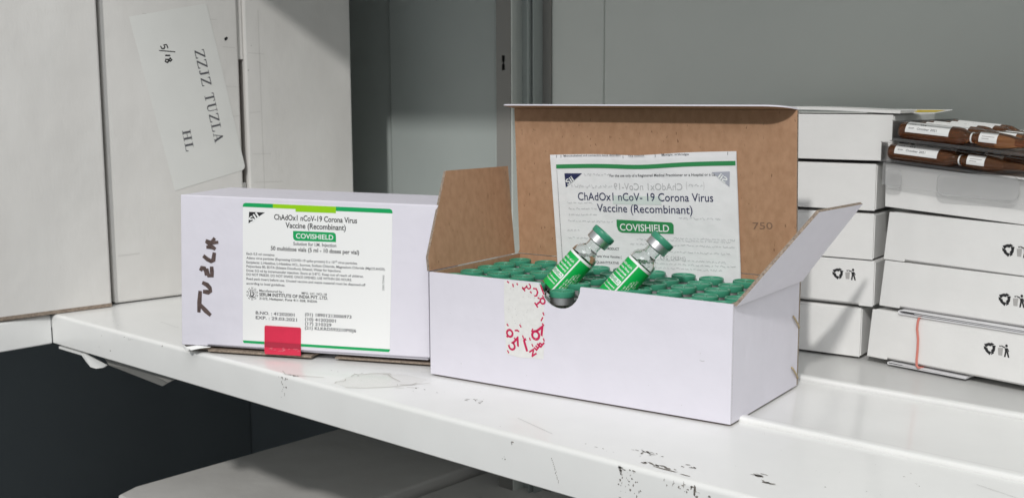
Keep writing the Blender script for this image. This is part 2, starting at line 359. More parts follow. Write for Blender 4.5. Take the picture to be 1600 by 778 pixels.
# stencil-like serif capitals
def serif(ch):
    q = []
    def R_(a, b, c, d): q.append([(a, b), (c, b), (c, d), (a, d)])
    if ch == 'Z': R_(.02, .93, .62, 1); q.append([(.02, .93), (.02, .76), (.05, .76), (.12, .93)]); R_(0, 0, .62, .07); q.append([(.62, .07), (.62, .24), (.59, .24), (.52, .07)]); q.append([(0, .07), (.16, .07), (.62, .93), (.46, .93)]); w_ = .66
    elif ch == 'J': R_(.2, .2, .34, .95); R_(.08, .95, .46, 1); q.append([(.34, .2), (.2, .2), (.17, .08), (.1, .04), (.14, 0), (.26, .03), (.33, .1)]); q.append([(.0, .06), (.08, .02), (.14, .0), (.12, .08), (.1, .16), (.02, .16)]); w_ = .48
    elif ch == 'T': R_(.24, .05, .38, .95); R_(.12, 0, .5, .05); R_(0, .94, .62, 1); q.append([(0, .94), (0, .76), (.03, .76), (.08, .94)]); q.append([(.62, .94), (.62, .76), (.59, .76), (.54, .94)]); w_ = .64
    elif ch == 'U': R_(.1, .2, .24, .95); R_(.0, .95, .34, 1); R_(.54, .2, .59, .95); R_(.44, .95, .7, 1); q.append([(.1, .2), (.24, .2), (.28, .1), (.37, .06), (.47, .1), (.54, .2), (.59, .2), (.52, .05), (.37, -.02), (.18, .04)]); w_ = .72
    elif ch == 'L': R_(.1, .05, .24, .95); R_(0, .95, .36, 1); R_(0, 0, .58, .05); q.append([(.58, .05), (.6, .3), (.56, .3), (.48, .05)]); w_ = .62
    elif ch == 'A': q.append([(.33, 1), (.40, 1), (.66, .05), (.50, .05), (.31, .78)]); q.append([(.33, 1), (.36, .92), (.14, .05), (.08, .05)]); R_(0, 0, .24, .05); R_(.42, 0, .74, .05); R_(.2, .3, .5, .35); w_ = .74
    elif ch == 'H': R_(.1, .05, .24, .95); R_(.0, .95, .34, 1); R_(0, 0, .34, .05); R_(.52, .05, .66, .95); R_(.42, .95, .76, 1); R_(.42, 0, .76, .05); R_(.24, .48, .52, .54); w_ = .78
    else: return [], .38
    return q, w_
def serif_text(mb, txt, start, end, h, pl):
    dx, dy = end[0]-start[0], end[1]-start[1]; ln = math.hypot(dx, dy); ux, uy = dx/ln, dy/ln; vx, vy = -uy, ux
    gl = [serif(c) for c in txt]; tot = sum(g[1]+.1 for g in gl)-.1; k = ln/tot; x = 0
    for q, w_ in gl:
        for pts in q: poly(mb, [pl(start[0]+ux*(x+a)*k+vx*b*h, start[1]+uy*(x+a)*k+vy*b*h) for a, b in pts], lambda *p: p) if False else mb.add([pl(start[0]+ux*(x+a)*k+vx*b*h, start[1]+uy*(x+a)*k+vy*b*h) for a, b in pts], [tuple(range(len(pts)))])
        x += w_+.1
fp = lambda a, b: (a*mm, -.0006, b*mm)
tx = MB(); serif_text(tx, 'ZZJZ TUZLA', (101.5, 263), (121.5, 163.5), 11.3, fp); tx.build('printed_text', M['dot'], stk); tx = MB(); serif_text(tx, 'HL', (83.5, 178), (87.3, 155), 9.6, fp)
tx.build('printed_text', M['dot'], stk)
hw = MB()
U = Vector((.2, -.98)); V = Vector((.98, .2)); B0 = Vector((62.5, 268.0))
def hand(pts, w_=1.5): ribbon(hw, [tuple(B0+U*a+V*b) for a, b in pts], w_, fp)
hand([(1.0, 8.0), (.8, 4.6), (3.0, 5.4), (4.6, 3.8), (4.0, 1.6), (1.2, .8)]); hand([(1.2, 8.0), (5, 8.4)])
hand([(5.4, -2.0), (10.0, 15.5)], 1.2); hand([(11.6, 3.5), (12.6, 9.0)], 2.0)
hand([(16.5, 6.8), (15.3, 8.4), (17.4, 9.6), (18.6, 7.8), (16.3, 5.6), (15.6, 3.2), (17.8, 2.2), (19.2, 4.0), (17.6, 6.4), (16.5, 6.8)], 1.8)
hw.build('handwriting', M['black'], stk, kind='stuff')
sp = MB(); blob(sp, .1392, .2768, .003, .0022, front, 8, .5, .6); sp.build('ink_speck', M['black'], k2)

M['crease'] = mat('carton_crease', (.60, .585, .56), .7)
for k_, segs in ((k2, [[(.135, .268), (.150, .2672)], [(.128, .226), (.152, .2245)], [(.139, .192), (.1535, .193)], [(.006, .05), (.030, .0505)], [(.045, .3), (.098, .2965), (.13, .297)]]),
                 (k3, [[(.166, .262), (.186, .2612)], [(.1655, .196), (.1785, .197)], [(.167, .150), (.190, .1495)], [(.18, .31), (.1802, .20), (.1808, .11)], [(.168, .118), (.205, .1172)]])):
    m_ = MB()
    for pts in segs: ribbon(m_, pts, .0007, front )
    m_.build('crease_marks', M['crease'], k_, kind='stuff')
m_ = MB(); blob(m_, .1702, .270, .0008, .0008, front, 7); blob(m_, .1655, .243, .0012, .0008, front, 7); m_.build('ink_specks', M['scuff'], k3, kind='stuff')

# cartons on the shelf below
for (lab, x0, x1, z1, y0) in (('white carton lying on the lower shelf, half in shade', -.122, .130, -.25, .120), ('white carton on the lower shelf just right of the half shaded one', .137, .39, -.262, .130)):
    o = thing('storage_carton', lab, 'carton', (x0, y0, -.56), 0, 'cartons on the lower shelf'); L_ = x1-x0
    MB().hexa([(0, .03, 0), (.012, 0, 0), (L_, 0, 0), (L_, .38, 0), (0, .38, 0), (0, .03, 0), (0, 0, 0), (0, 0, 0)]) if False else None
    h = z1+.56
    m_ = MB().prism([(0, .03, 0), (.012, 0, 0), (L_, 0, 0), (L_, .40, 0), (0, .40, 0)], (0, 0, h)); m_.build('body', M['bigcarton'], o, bevel=.003)
    MB().box(L_*.5-.02, L_*.5+.02, .002, .322, h+.0002, h+.0005).build('tape_strip', M['tape'], o) if x0 > -.1 else None
struct('lower_shelf', MB().box(-.5, 2.3, 0, .62, -.60, -.5605), M['steel'])

# ------------------------------------------------------------------ closed carton with the printed label
CB = (.25402, -.00771, 0); CR = .44780767
cb = thing('vaccine_carton', 'closed white carton on its side with printed label and red seal', 'carton', CB, CR)
def shear(x, y, z): return (x+.04*(z-.0057), y, z-.016*x*(z/.1334) + (.0))
def cbp(off): return lambda a, b: shear(a*mm, off, b*mm)
Wc, Hc = .2215, .1335
EB, EM, ET = .2222, .2192, .2258
MB().prism([(-.0026, .003, .0048), (EB-.002, .003, .0048), (EM-.002, .003, .08), (ET-.002, .003, Hc-.0002), (-.0026, .003, Hc-.0002)], (0, .077, 0)).map(shear).build('body', M['board'], cb, bevel=.0012)
m_ = MB(); m_.prism([(-.0026, 0, .0052), (.022, 0, .0056), (.0225, 0, .0068), (EB, 0, .0078), (EM, 0, .08), (ET, 0, Hc), (-.0026, 0, Hc)], (0, .0025, 0), 0, 1, 0); m_.map(shear).build('lid_panel', [M['board'], M['kraft']], cb, bevel=.0008)
m_ = MB().box(.022, .118, .0010, .079, .0008, .0027).box(.138, Wc, .0045, .079, .0008, .0022).box(-.0026, .022, .004, .079, .0012, .0042); m_.map(shear).build('bottom_flap', [M['board_edge']], cb)
m_ = MB(); m_.prism([(.002, -.001, .0038), (.009, -.004, .0020), (.016, -.003, .0036), (.026, -.0015, .0052), (.012, -.001, .0056)], (0, .001, 0)); m_.prism([(.0, -.001, .0052), (.006, -.003, .0022), (.003, -.002, .0004), (-.001, 0, .003)], (0, .0008, 0)); m_.map(shear).build('torn_corner', M['paper'], cb)
lab = MB()
lab.prism([cbp(-.0003)(a, b) for a, b in rrect(55.8, 188.0, 10.0, 129.0, 2.5, 4, (1, 1, 0, 0))], (0, .0002, 0))
lb = lab.build('label', M['paper'], cb)
G = MB(); pl = cbp(-.0004)
poly(G, [(55.8, 125.6), (83.2, 125.6), (83.2, 129.0), (58.4, 129.0), (56.4, 128.2), (55.8, 126.6)], pl)
G.build('green_band', M['green'], lb); G = MB(); poly(G, [(139.3, 125.4), (188.0, 125.4), (188.0, 126.8), (187.4, 128.2), (185.6, 129.0), (139.3, 129.0)], pl)
G.build('green_band', M['green'], lb); G = MB(); poly(G, [(55.8, 12.6), (56.6, 10.4), (187.4, 10.6), (188.4, 13.0)], pl)
G.build('green_band', M['green'], lb); G = MB(); poly(G, [(101.5, 107.4), (137.4, 107.6), (139.2, 106.6), (139.6, 104.5), (139.7, 99.8), (104.0, 99.4), (102.2, 100.4), (101.6, 102)], pl)
G.build('name_badge', M['green'], lb)
G = MB(); poly(G, [(83.2, 129.0), (139.3, 129.0), (139.3, 123.6), (103.6, 123.4), (103.6, 125.6), (83.2, 125.6)], pl); G.build('lime_print', M['lime'], lb)
K = MB()
poly(K, [(61.6, 121.6), (76.0, 121.6), (61.1, 112.0)], pl); K.build('logo_triangle', M['black'], lb); K = MB()
for args in [('ChAdOx1 nCoV-19 Corona Virus', 84.4, 157.8, 118.3, 4.4, .016), ('Vaccine (Recombinant)', 94.7, 148.1, 112.0, 4.4, .016), ('50 multidose vials (5 ml - 10 doses per vial)', 81.4, 160.0, 92.2, 3.3, .016),
             ('SERUM INSTITUTE OF INDIA PVT. LTD.', 71.1, 133.1, 52.8, 2.6, .022), ('MFG. LIC. NO.:18', 109.7, 132.1, 55.8, 1.8, .012), ('Manufactured by :', 71.1, 93.5, 56.0, 1.9, .008), ('212/2, Hadapsar, Pune 411 028, INDIA', 71.1, 123.7, 49.4, 1.9, .016)]:
    put_text(K, args[0], args[1], args[2], args[3], args[4], pl, args[5])
for k in range(30):
    a = 2*math.pi*k/30
    if k % 3: ribbon(K, [(64.6+4.3*math.cos(a), 52.9+4.3*math.sin(a)), (64.6+5.5*math.cos(a), 52.9+5.5*math.sin(a))], .55, pl)
ribbon(K, [(64.6+3.5*math.cos(t*.35), 52.9+3.5*math.sin(t*.35)) for t in range(19)], .35, pl)
ribbon(K, [(63.4, 55.4), (63.0, 51.4), (64.6, 50.6), (66.2, 52.6), (66.0, 54.6)], 1.0, pl); ribbon(K, [(65.0, 55.6), (65.0, 52.8)], .8, pl); ribbon(K, [(62.2, 50.6), (67.2, 50.0)], .6, pl)
K.build('black_print', M['black'], lb, kind='stuff')
K = MB()
for args in [('Solution for I.M. Injection', 101.8, 140.0, 96.9, 2.6), ('Each 0.5 ml contains:', 59.2, 85.0, 86.6, 1.9), ('Adeno virus particles (Expressing COVID-19 spike protein) 5 x 10\u00b9\u2070 virus particles.', 59.2, 158.8, 83.1, 1.9),
             ('Excipients: L-Histidine, L-Histidine HCL, Sucrose, Sodium Chloride, Magnesium Chloride (MgCl2.6H20),', 59.2, 182.8, 79.4, 1.9), ('Polysorbate 80, EDTA (Edetate Disodium), Ethanol, Water for Injections.', 59.2, 144.6, 76.0, 1.9),
             ('Dose: 0.5 ml by intramuscular injection. Store at 2-8\u00b0C. Keep out of reach of children.', 59.2, 164.3, 72.5, 1.9), ('DO NOT FREEZE. DO NOT SHAKE. ONCE OPENED, USE WITHIN SIX HOURS.', 59.2, 154.0, 69.1, 1.9),
             ('Read pack insert before use. Unused vaccine and waste material must be disposed-off', 59.2, 166.0, 65.5, 1.9), ('according to local guidelines.', 59.2, 94.7, 61.6, 1.9)]:
    put_text(K, *args[:5], pl, .016)
put_text(K, '20017394/0', 181.4, 194, 61.8, 1.7, pl, 0, 0, R(90))
K.build('fine_print', M['dot'], lb, kind='stuff')
K = MB()
for t_, x0, x1, y in [('B.NO. : 41202001', 67.8, 103.4, 37.0), ('EXP. : 29.03.2021', 67.8, 105.6, 32.9), ('(01) 18901213006973', 112.7, 154.2, 38.1), ('(10) 41202001', 112.8, 140.5, 34.0), ('(17) 210329', 112.8, 136.6, 30.3), ('(21) KLKRD593210PI0J6', 112.8, 158.5, 26.7)]:
    put_text(K, t_, x0, x1, y, 2.5, pl, .02)
K.build('dot_print', M['dot'], lb, kind='stuff')
K = MB(); pl2 = cbp(-.0005)
put_text(K, 'COVISHIELD', 104.2, 137.3, 103.5, 4.0, pl2, .012)
K.build('badge_lettering', M['white'], lb); K = MB(); put_text(K, 'SII', 62.2, 71.5, 114.2, 4.6, pl2, .02, 0, R(36))
K.build('logo_lettering', M['white'], lb)
m_ = MB(); m_.prism([cbp(-.0009)(a, b) for a, b in rrect(76.2, 109.4, 4.2, 26.6, 1.5, 4, (1, 1, 0, 0))], (0, .0003, 0)); m_.prism([cbp(-.0010)(a, b) for a, b in [(76.6, 4.6), (109.6, 5.0), (109.6, 2.6), (76.6, 2.2)]], (0, .0003, 0)); rs = m_.build('red_seal', M['red'], cb)
m_ = MB(); pq = cbp(-.00135); m_.add([pq(76.6, 8.6), pq(109.4, 8.4), pq(109.4, 12.6), pq(76.6, 12.8)], [(0, 1, 2, 3)]); m_.build('seal_overlap', mat('red_seal_overlap', (.42, .03, .06), .3), rs)
m_ = MB()
for _ in range(16):
    a = random.uniform(79, 107); b = random.uniform(5.2, 8.2); ribbon(m_, [(a, b), (a+random.uniform(.6, 2), b+random.uniform(.2, 1.0)), (a+random.uniform(1.5, 3), b+random.uniform(-.4, .6))], .32, pq)
m_.build('seal_wrinkles', mat('red_seal_wrinkle', (.80, .22, .28), .4), rs, kind='stuff')
T = [[(16.8, 51.8), (16.0, 42), (15.4, 33.2)], [(16.7, 39.9), (22, 35.0), (26.7, 31.3)], [(18.9, 59.1), (23.5, 57.2), (26.1, 54.7), (26.6, 52.2), (24.5, 51.0), (19.5, 51.4)], [(17.2, 69.0), (18.6, 71.6), (20.9, 71.4), (22.4, 68.5), (22.9, 65.2)], [(23.2, 71.2), (23.8, 68.0), (25.0, 65.3), (28.1, 65.4), (28.0, 69), (27.8, 73.1)], [(20.0, 81.9), (24.0, 79.0), (27.5, 77.6), (29.4, 78.4), (30.5, 85.1)], [(22.4, 94.2), (27, 91), (31.5, 88.0)], [(25.0, 88.8), (27.0, 92.4), (30.9, 97.4)], [(22.4, 94.8), (28, 93.2), (34.2, 94.0)], [(23.0, 89.4), (28, 89.6), (31.5, 88.2)], [(25, 94.0), (27.5, 89.6)]]
m_ = MB()
for k, pts in enumerate(T): ribbon(m_, [(a-1.2, b+1.0) for a, b in pts], 3.9 if k < 6 else 3.3, cbp(-.0002-.00003*k))
m_.build('handwriting', M['marker'], cb, kind='stuff')

# ------------------------------------------------------------------ open carton
OB = (.4709, .0733, .0004); OR = .13013795
ob = thing('vaccine_carton', 'open white carton with brown inside full of green capped vials', 'carton', OB, OR)
L, W, H, TH = .250, .1242, .0800, .0024
BM = [M['board'], M['kraft'], M['board_edge']]
# front panel with half-round finger notch
cx, cr_ = .118, .0172
fpz = [(0, 0), (L, 0), (L, H)]+[(cx+cr_*math.cos(R(-180*k/14)), H+.0006+cr_*math.sin(R(-180*k/14))) for k in range(15)]+[(0, H)]
m_ = MB().prism([(a, 0, b) for a, b in fpz], (0, TH, 0), 0, 1, 0); fpan = m_.build('front_panel', BM, ob, bevel=.0002, seg=1)
m_ = MB()
for a, b, q in ((.030, .012, .0005), (.090, .011, .0004), (.118, .006, .0003), (.228, .045, .0004), (.020, .050, .0004), (.160, .060, .0004), (.190, .018, .0003), (.045, .030, .0003), (.215, .008, .0004)): blob(m_, a, b, q, q*.7, lambda x, y: (x, -.0002, y), 6)
ribbon(m_, [(.2275, .0405), (.2295, .0400), (.231, .0404)], .0003, lambda x, y: (x, -.0002, y)); m_.build('surface_specks', M['scuff'], fpan, kind='stuff')
m_ = MB().prism([(0, W, 0), (L, W, 0), (L, W, H), (0, W, H)], (0, -TH, 0), 0, 1, 2); m_.build('back_panel', BM, ob)
m_ = MB().prism([(0, TH, 0), (0, W-TH, 0), (0, W-TH, H), (0, TH, H)], (TH, 0, 0), 0, 1, 2); m_.build('side_panel', BM, ob)
m_ = MB().prism([(L, TH, 0), (L, W-TH, 0), (L, W-TH, H), (L, TH, H)], (-TH, 0, 0), 0, 1, 2); m_.build('side_panel', BM, ob)
MB().box(TH, L-TH, TH, W-TH, .0005, .003).build('bottom_panel', M['kraft'], ob)
MB().box(TH+.001, L-TH-.001, TH+.001, W-TH-.001, .0035, .0165).build('packing_pad', M['kraft'], ob)
# lid (leans slightly forward) with tuck flap
LA = R(86.5); ld = Vector((0, -math.cos(LA), math.sin(LA))); ln = Vector((0, math.sin(LA), math.cos(LA)))
lo = Vector((0, W, H))
x0, x1, LW = .0022, .2472, .1236
m_ = MB().prism([lo+Vector((x, 0, 0))+ld*v for x, v in ((x0-.0015, .0008), (x1+.0015, .0008), (x1, .004), (x1, LW), (x0, LW), (x0, .004))], -ln*TH, 0, 1, 2)
lid = m_.build('lid', BM, ob)
td = Vector((0, -math.cos(R(7)), math.sin(R(7)))); tn = Vector((0, math.sin(R(7)), math.cos(R(7)))); to = lo+ld*LW-ln*.001
DP = .0215; rr_ = .017
pts = [(x0, 0), (x1, 0)]+[(x1-.001-rr_+rr_*math.cos(R(a)), DP-rr_+rr_*math.sin(R(a))) for a in range(15, 91, 15)]+[(x0+.004, DP), (x0+.001, DP-.003)]
m_ = MB().prism([to+Vector((x, 0, 0))+td*v for x, v in pts], tn*.0011, 1, 0, 0); m_.build('tuck_flap', BM, lid)
# side flaps
fl = [(-.0004-.0088*(z-H)/.0755, t, z) for t, z in ((.0010, H+.0006), (.0012, .0915), (.0345, .1555), (.121, .1545), (.1185, H+.0006))]
m_ = MB().prism([Vector(p) for p in fl], (-.0022, 0, -.0003), 1, 0, 2); m_.build('side_flap', BM, ob)
cz = MB()
fd = Vector((-.0088, .0, .0755)).normalized()
for s0 in (.088, .030): cz.prism([Vector((-.0002, s0, H+.004)), Vector((-.0002, s0+.0006, H+.004)), Vector((-.0083, s0+.002, .152)), Vector((-.0083, s0+.0014, .152))], (-.0004, 0, 0))
q = lambda s, t, z: Vector((s, t, z))
fr = [q(L+.0002, .0010, H), q(.2909, .036, .1405), q(.2917, .124, .1385), q(.268, .117, .1035), q(L+.0002, .1225, H)]
m_ = MB().prism(fr, Vector((.0018, 0, -.0013)), 1, 0, 2); m_.build('side_flap', BM, ob)
for z in (.0505, .0125):
    m_ = MB(); m_.tube([(L+.0002, .1095, z+.004), (L+.0012, .1095, z+.003), (L+.0014, .1155, z-.002), (L+.0010, .1215, z-.0065), (L+.0002, .1218, z-.007)], .0007, 6); m_.build('staple', M['wire'], ob, smooth=True)
# torn remains of the tamper seal
m_ = MB(); res = [(70.4, 79.8), (70.2, 60), (71.2, 40), (72.0, 24.8), (84, 23.6), (95, 24.6), (104.6, 25.2), (105.4, 40), (105.2, 60), (105.6, 74), (100.2, 79.8)]
m_.prism([(a*mm, -.0001, b*mm) for a, b in res], (0, -.0001, 0)); sr_ = m_.build('seal_residue', M['residue'], ob)
m_ = MB(); pr = lambda a, b: (a*mm, -.0003, b*mm)
def let(c, x, y, h, ang, wd=None, bold=.05):
    vs, fs = text2d(c, bold); xs = [v[0] for v in vs]; ys = [v[1] for v in vs]; cx_, cy_ = (min(xs)+max(xs))/2, (min(ys)+max(ys))/2; k = h/CAPH
    ca, sa = math.cos(R(ang)), math.sin(R(ang))
    m_.add([pr(x+((a-cx_)*ca-(b-cy_)*sa)*k, y+((a-cx_)*sa+(b-cy_)*ca)*k) for a, b in vs], fs)
let('O', 98.0, 42.0, 6.6, 150); let('V', 102.6, 46.8, 6.6, 150)
let('N', 95.6, 28.8, 4.6, 125); let('E', 99.2, 33.4, 4.6, 140); let('P', 102.8, 36.2, 4.6, 140); let('O', 104.0, 67.8, 4.4, 130); let('T', 100.0, 65.6, 4.4, 130)
let('J', 89.6, 34.0, 6.6, 200); let('V', 81.4, 36.0, 6.2, 160); let('O', 75.2, 40.8, 5.6, 130); let('C', 77.4, 31.0, 5.6, 130)
let('C', 92.2, 77.0, 3.6, 120); let('T', 89.0, 76.0, 3.8, 130)
for pts in ([(95.8, 76.2), (98.6, 76.2), (99.8, 73.8), (98.8, 71.2), (96.8, 70.8)], [(102.2, 79.4), (103.4, 76.6), (105.2, 72.6)], [(104.0, 72.0), (104.8, 70.0)], [(73.0, 27.8), (74.4, 25.8)], [(72.6, 47.6), (74, 46.0)], [(84.0, 48.4), (85.4, 46.4)], [(79.6, 43.4), (82.0, 43.8), (83.6, 43.0)], [(73.0, 79.4), (74.8, 78.4)], [(78.0, 78.0), (78.6, 75.6)], [(81.6, 78.8), (82.4, 77.4)], [(104.2, 59.6), (105.2, 57.4)], [(102.6, 53.0), (104.2, 56.0)], [(103.6, 51.4), (105.2, 49.8)], [(94.4, 44.2), (95.6, 46.6)], [(94.6, 35.2), (95.8, 33.2)], [(72.4, 38.8), (73.2, 37.4)], [(104.6, 40.6), (105.4, 38.4)], [(86.2, 76.0), (88.0, 74.4)], [(93.2, 73.8), (94.6, 72.6)], [(99.8, 70.0), (101.4, 69.2)], [(79.0, 38.0), (80.0, 36.8)], [(86.6, 40.6), (87.4, 38.2)], [(92.6, 39.6), (93.4, 37.6)]):
    ribbon(m_, pts, 1.35, pr)
m_.build('seal_lettering', M['redink'], sr_, kind='stuff')
m_ = MB()
for _ in range(34): blob(m_, random.uniform(.074, .104), random.uniform(.026, .078), .00035*random.uniform(.5, 1.6), .0003, lambda a, b: (a, -.00035, b), 6)
m_.build('adhesive_specks', M['scuff'], sr_, kind='stuff')
m_ = MB()
put_text(m_, '750', .2135/mm, .229/mm, 117.5, 5.0, lambda a, b: tuple(lo+ld*((b*mm-H))+Vector((a*mm, 0, 0))-ln*(TH+.0003)), .0, 0, R(4))
m_.build('faint_stamp', mat('faint_stamp_ink', (.24, .15, .10), .9), lid)

# ------------------------------------------------------------------ vials
PV = dict(crimp=[(.0078, .0510), (.0083, .0509), (.0087, .0514), (.0087, .0568), (.0080, .0571)],
          cap=[(.0086, .0566), (.0090, .0567), (.0092, .0570), (.0093, .0600), (.0092, .0607), (.0088, .0611), (.0082, .0611), (.0079, .0609), (.0077, .0602), (.0016, .0601), (.0012, .0602), (.0010, .0607), (0, .0607)])
SEGU = 28
gl = [(0, 0), (.0094, 0), (.0103, .0009), (.0103, .0380), (.0100, .0405), (.0089, .0427), (.0071, .0442), (.0058, .0453), (.0055, .0465), (.0055, .0505), (.0060, .0512)]
def vial_thing(label, loc, rz, group): return thing('vial', label, 'vial', loc, rz, group)
def build_vial(o, loose):
    if loose:
        inner = [(.0047, .0512), (.0046, .0465), (.0050, .0450), (.0064, .0434), (.0081, .0419), (.0091, .0402), (.0093, .0380), (.0093, .002), (.0085, .0012), (0, .0012)]
        MB().lathe(gl+inner, 48).build('glass_body', M['glass'], o, smooth=True, merge=1e-6)
    else: MB().lathe(gl, SEGU).build('glass_body', M['vialgrey'], o, smooth=True, merge=1e-6)
    sg = 48 if loose else SEGU
    MB().lathe(PV['crimp'], sg).build('crimp_seal', M['alu'] if loose else M['alu_shaded'], o, smooth=True)
    MB().lathe([(0, .0513), (.0079, .0513), (.0079, .0520)], sg).build('stopper', M['rubber'], o, smooth=True)
    return MB().lathe(PV['cap'], sg).build('cap', M['cap'], o, smooth=True, merge=1e-6)
first = None
gone = {(3, 1), (5, 1)}
ROW = ['front', 'second', 'middle', 'fourth', 'back']
COLN = ['first', 'second', 'third', 'fourth', 'fifth', 'sixth', 'seventh', 'eighth', 'ninth', 'tenth']
for i in range(10):
    for j in range(5):
        if (i, j) in gone: continue
        s = .0131+i*.02487+random.uniform(-.0006, .0006); t = .0137+j*.0234+random.uniform(-.0005, .0005)
        loc = (OB[0]+s*math.cos(OR)-t*math.sin(OR), OB[1]+s*math.sin(OR)+t*math.cos(OR), .0168+random.uniform(-.0005, .0003))
        if first is None:
            first = vial_thing('', loc, OR, ''); o = first; build_vial(o, False)
            MB().lathe([(.01037, .004), (.01037, .0365)], SEGU).build('label', M['viallabel'], o, smooth=True)
        else: o = copy_tree(first)
        o.location = loc; o.rotation_euler = (random.uniform(-.016, .016), random.uniform(-.016, .016), random.uniform(0, 6))
        if (i, j) == (4, 0): o.location.z -= .0035
        if (i, j) == (4, 0): o['label'] = 'upright green capped vial seen through the half round notch'
        else: o['label'] = f'green capped vial standing in the {ROW[j]} row, {COLN[i]} from the left end'
        o['group'] = 'vials standing upright in the open carton'
def to_world(s, t, z): return Vector((OB[0]+s*math.cos(OR)-t*math.sin(OR), OB[1]+s*math.sin(OR)+t*math.cos(OR), OB[2]+z))
for lab_, captop in (('left one of two loose vials leaning on the green caps', (.1268, .050, .1135)), ('right one of two loose vials leaning on the green caps', (.1752, .050, .1125))):
    ax = Vector((.564, .364, .742)); ax.normalize()
    axw = Vector((ax.x*math.cos(OR)-ax.y*math.sin(OR), ax.x*math.sin(OR)+ax.y*math.cos(OR), ax.z))
    top_ = to_world(*captop); base = top_-axw*.061
    vw = (Vector(cam.matrix_world.translation)-base); vw = (vw-axw*vw.dot(axw)).normalized()
    side = axw.cross(vw)
    Mx = Matrix((vw, side, axw)).transposed().to_4x4()      # local x faces the viewer side, z along the vial
    o = vial_thing(lab_, base, 0, 'loose vials lying on top'); o.rotation_euler = Mx.to_euler()
    build_vial(o, True)
    # liquid, cut level with the world horizontal
    lm = MB().lathe([(0, .0013), (.0085, .0013), (.00925, .0021), (.00925, .0379), (.00905, .0401), (.00805, .0418), (.00635, .0433), (.00495, .0449), (.00455, .0465), (0, .0465)], 48)
    me = bpy.data.meshes.new('liquid'); me.from_pydata(lm.v, [], lm.f); bm = bmesh.new(); bm.from_mesh(me)
    bmesh.ops.remove_doubles(bm, verts=bm.verts, dist=1e-6); bmesh.ops.recalc_face_normals(bm, faces=bm.faces)
    upl = Mx.to_3x3().transposed() @ Vector((0, 0, 1))
    r_ = bmesh.ops.bisect_plane(bm, geom=bm.verts[:]+bm.edges[:]+bm.faces[:], plane_co=Vector((0, 0, .0390)), plane_no=upl, clear_outer=True)
    bmesh.ops.holes_fill(bm, edges=[e for e in bm.edges if e.is_boundary])
    for f in bm.faces: f.smooth = len(f.verts) < 5
    bm.to_mesh(me); bm.free(); me.materials.append(M['liquid']); lq = bpy.data.objects.new('liquid', me); C.objects.link(lq); lq.parent = o
    lr = .01036; lb_ = MB().lathe([(lr, .0040), (lr, .0360)], 64).build('label', M['viallabel'], o, smooth=True)
    def cyl(off=.00006):
        return lambda a, b: ((lr+off)*math.cos(a), (lr+off)*math.sin(a), b)      # a = angle, b = height
    wp = MB(); cp = cyl()
    wp.lathe([(lr+.00006, .0343), (lr+.00006, .0362)], 64)
    A0 = -.03
    for k in range(20):
        z0 = .004+.0306*k/20; z1 = .004+.0306*(k+1)/20; wp.add([cp(A0-.055, z0), cp(A0+.055, z0), cp(A0+.055, z1), cp(A0-.055, z1)], [(0, 1, 2, 3)])
    # white panel with the name, left of the stripe (+angle is to the viewer's right)
    def strip(a0, a1, z0, z1, mbx, c_):
        n = 10
        for k in range(n): mbx.add([c_(a0+(a1-a0)*k/n, z0), c_(a0+(a1-a0)*(k+1)/n, z0), c_(a0+(a1-a0)*(k+1)/n, z1), c_(a0+(a1-a0)*k/n, z1)], [(0, 1, 2, 3)])
    SG = 1
    strip(A0-.10*SG, A0-1.55*SG, .0142, .0182, wp, cp)
    for zz, n_, hh in ((.0300, 'ChAdOx1 nCoV-', .0016), (.0270, 'Corona Virus', .0016), (.0240, 'Vaccine', .0016), (.0212, '(Recombinant)', .0014), (.0115, '10 doses', .0012), (.0088, '5 ml multidose', .0011)):
        vs, fs = text2d(n_, .02); wx = max(v[0] for v in vs); kx = 1.25/wx
        wp.add([cp(A0-1.42+v[0]*kx, zz+(v[1]/CAPH-.5)*hh) for v in vs], fs)
    for q_, (tt, ww) in enumerate((('MFG. LIC. NO.', .010), ('B.NO.', .016), ('EXP.', .018), ('Store at 2-8C', .018), ('SERUM INSTITUTE', .014), ('OF INDIA', .012))):
        vs, fs = text2d(tt, .02); wx = max(v[0] for v in vs); kx = ww/wx
        wp.add([cp(A0+.30+q_*.17-(v[1]/CAPH-.5)*.09, .008+v[0]*kx) for v in vs], fs)
    wp.build('white_print', M['white'], lb_, smooth=True, kind='stuff')
    kp = MB(); vs, fs = text2d('COVISHIELD', .02); wx = max(v[0] for v in vs); cq = cyl(.00012)
    kp.add([cq(A0-1.50+v[0]*1.32/wx, .0162+(v[1]/CAPH-.5)*.0026) for v in vs], fs); kp.build('green_lettering', M['green'], lb_)

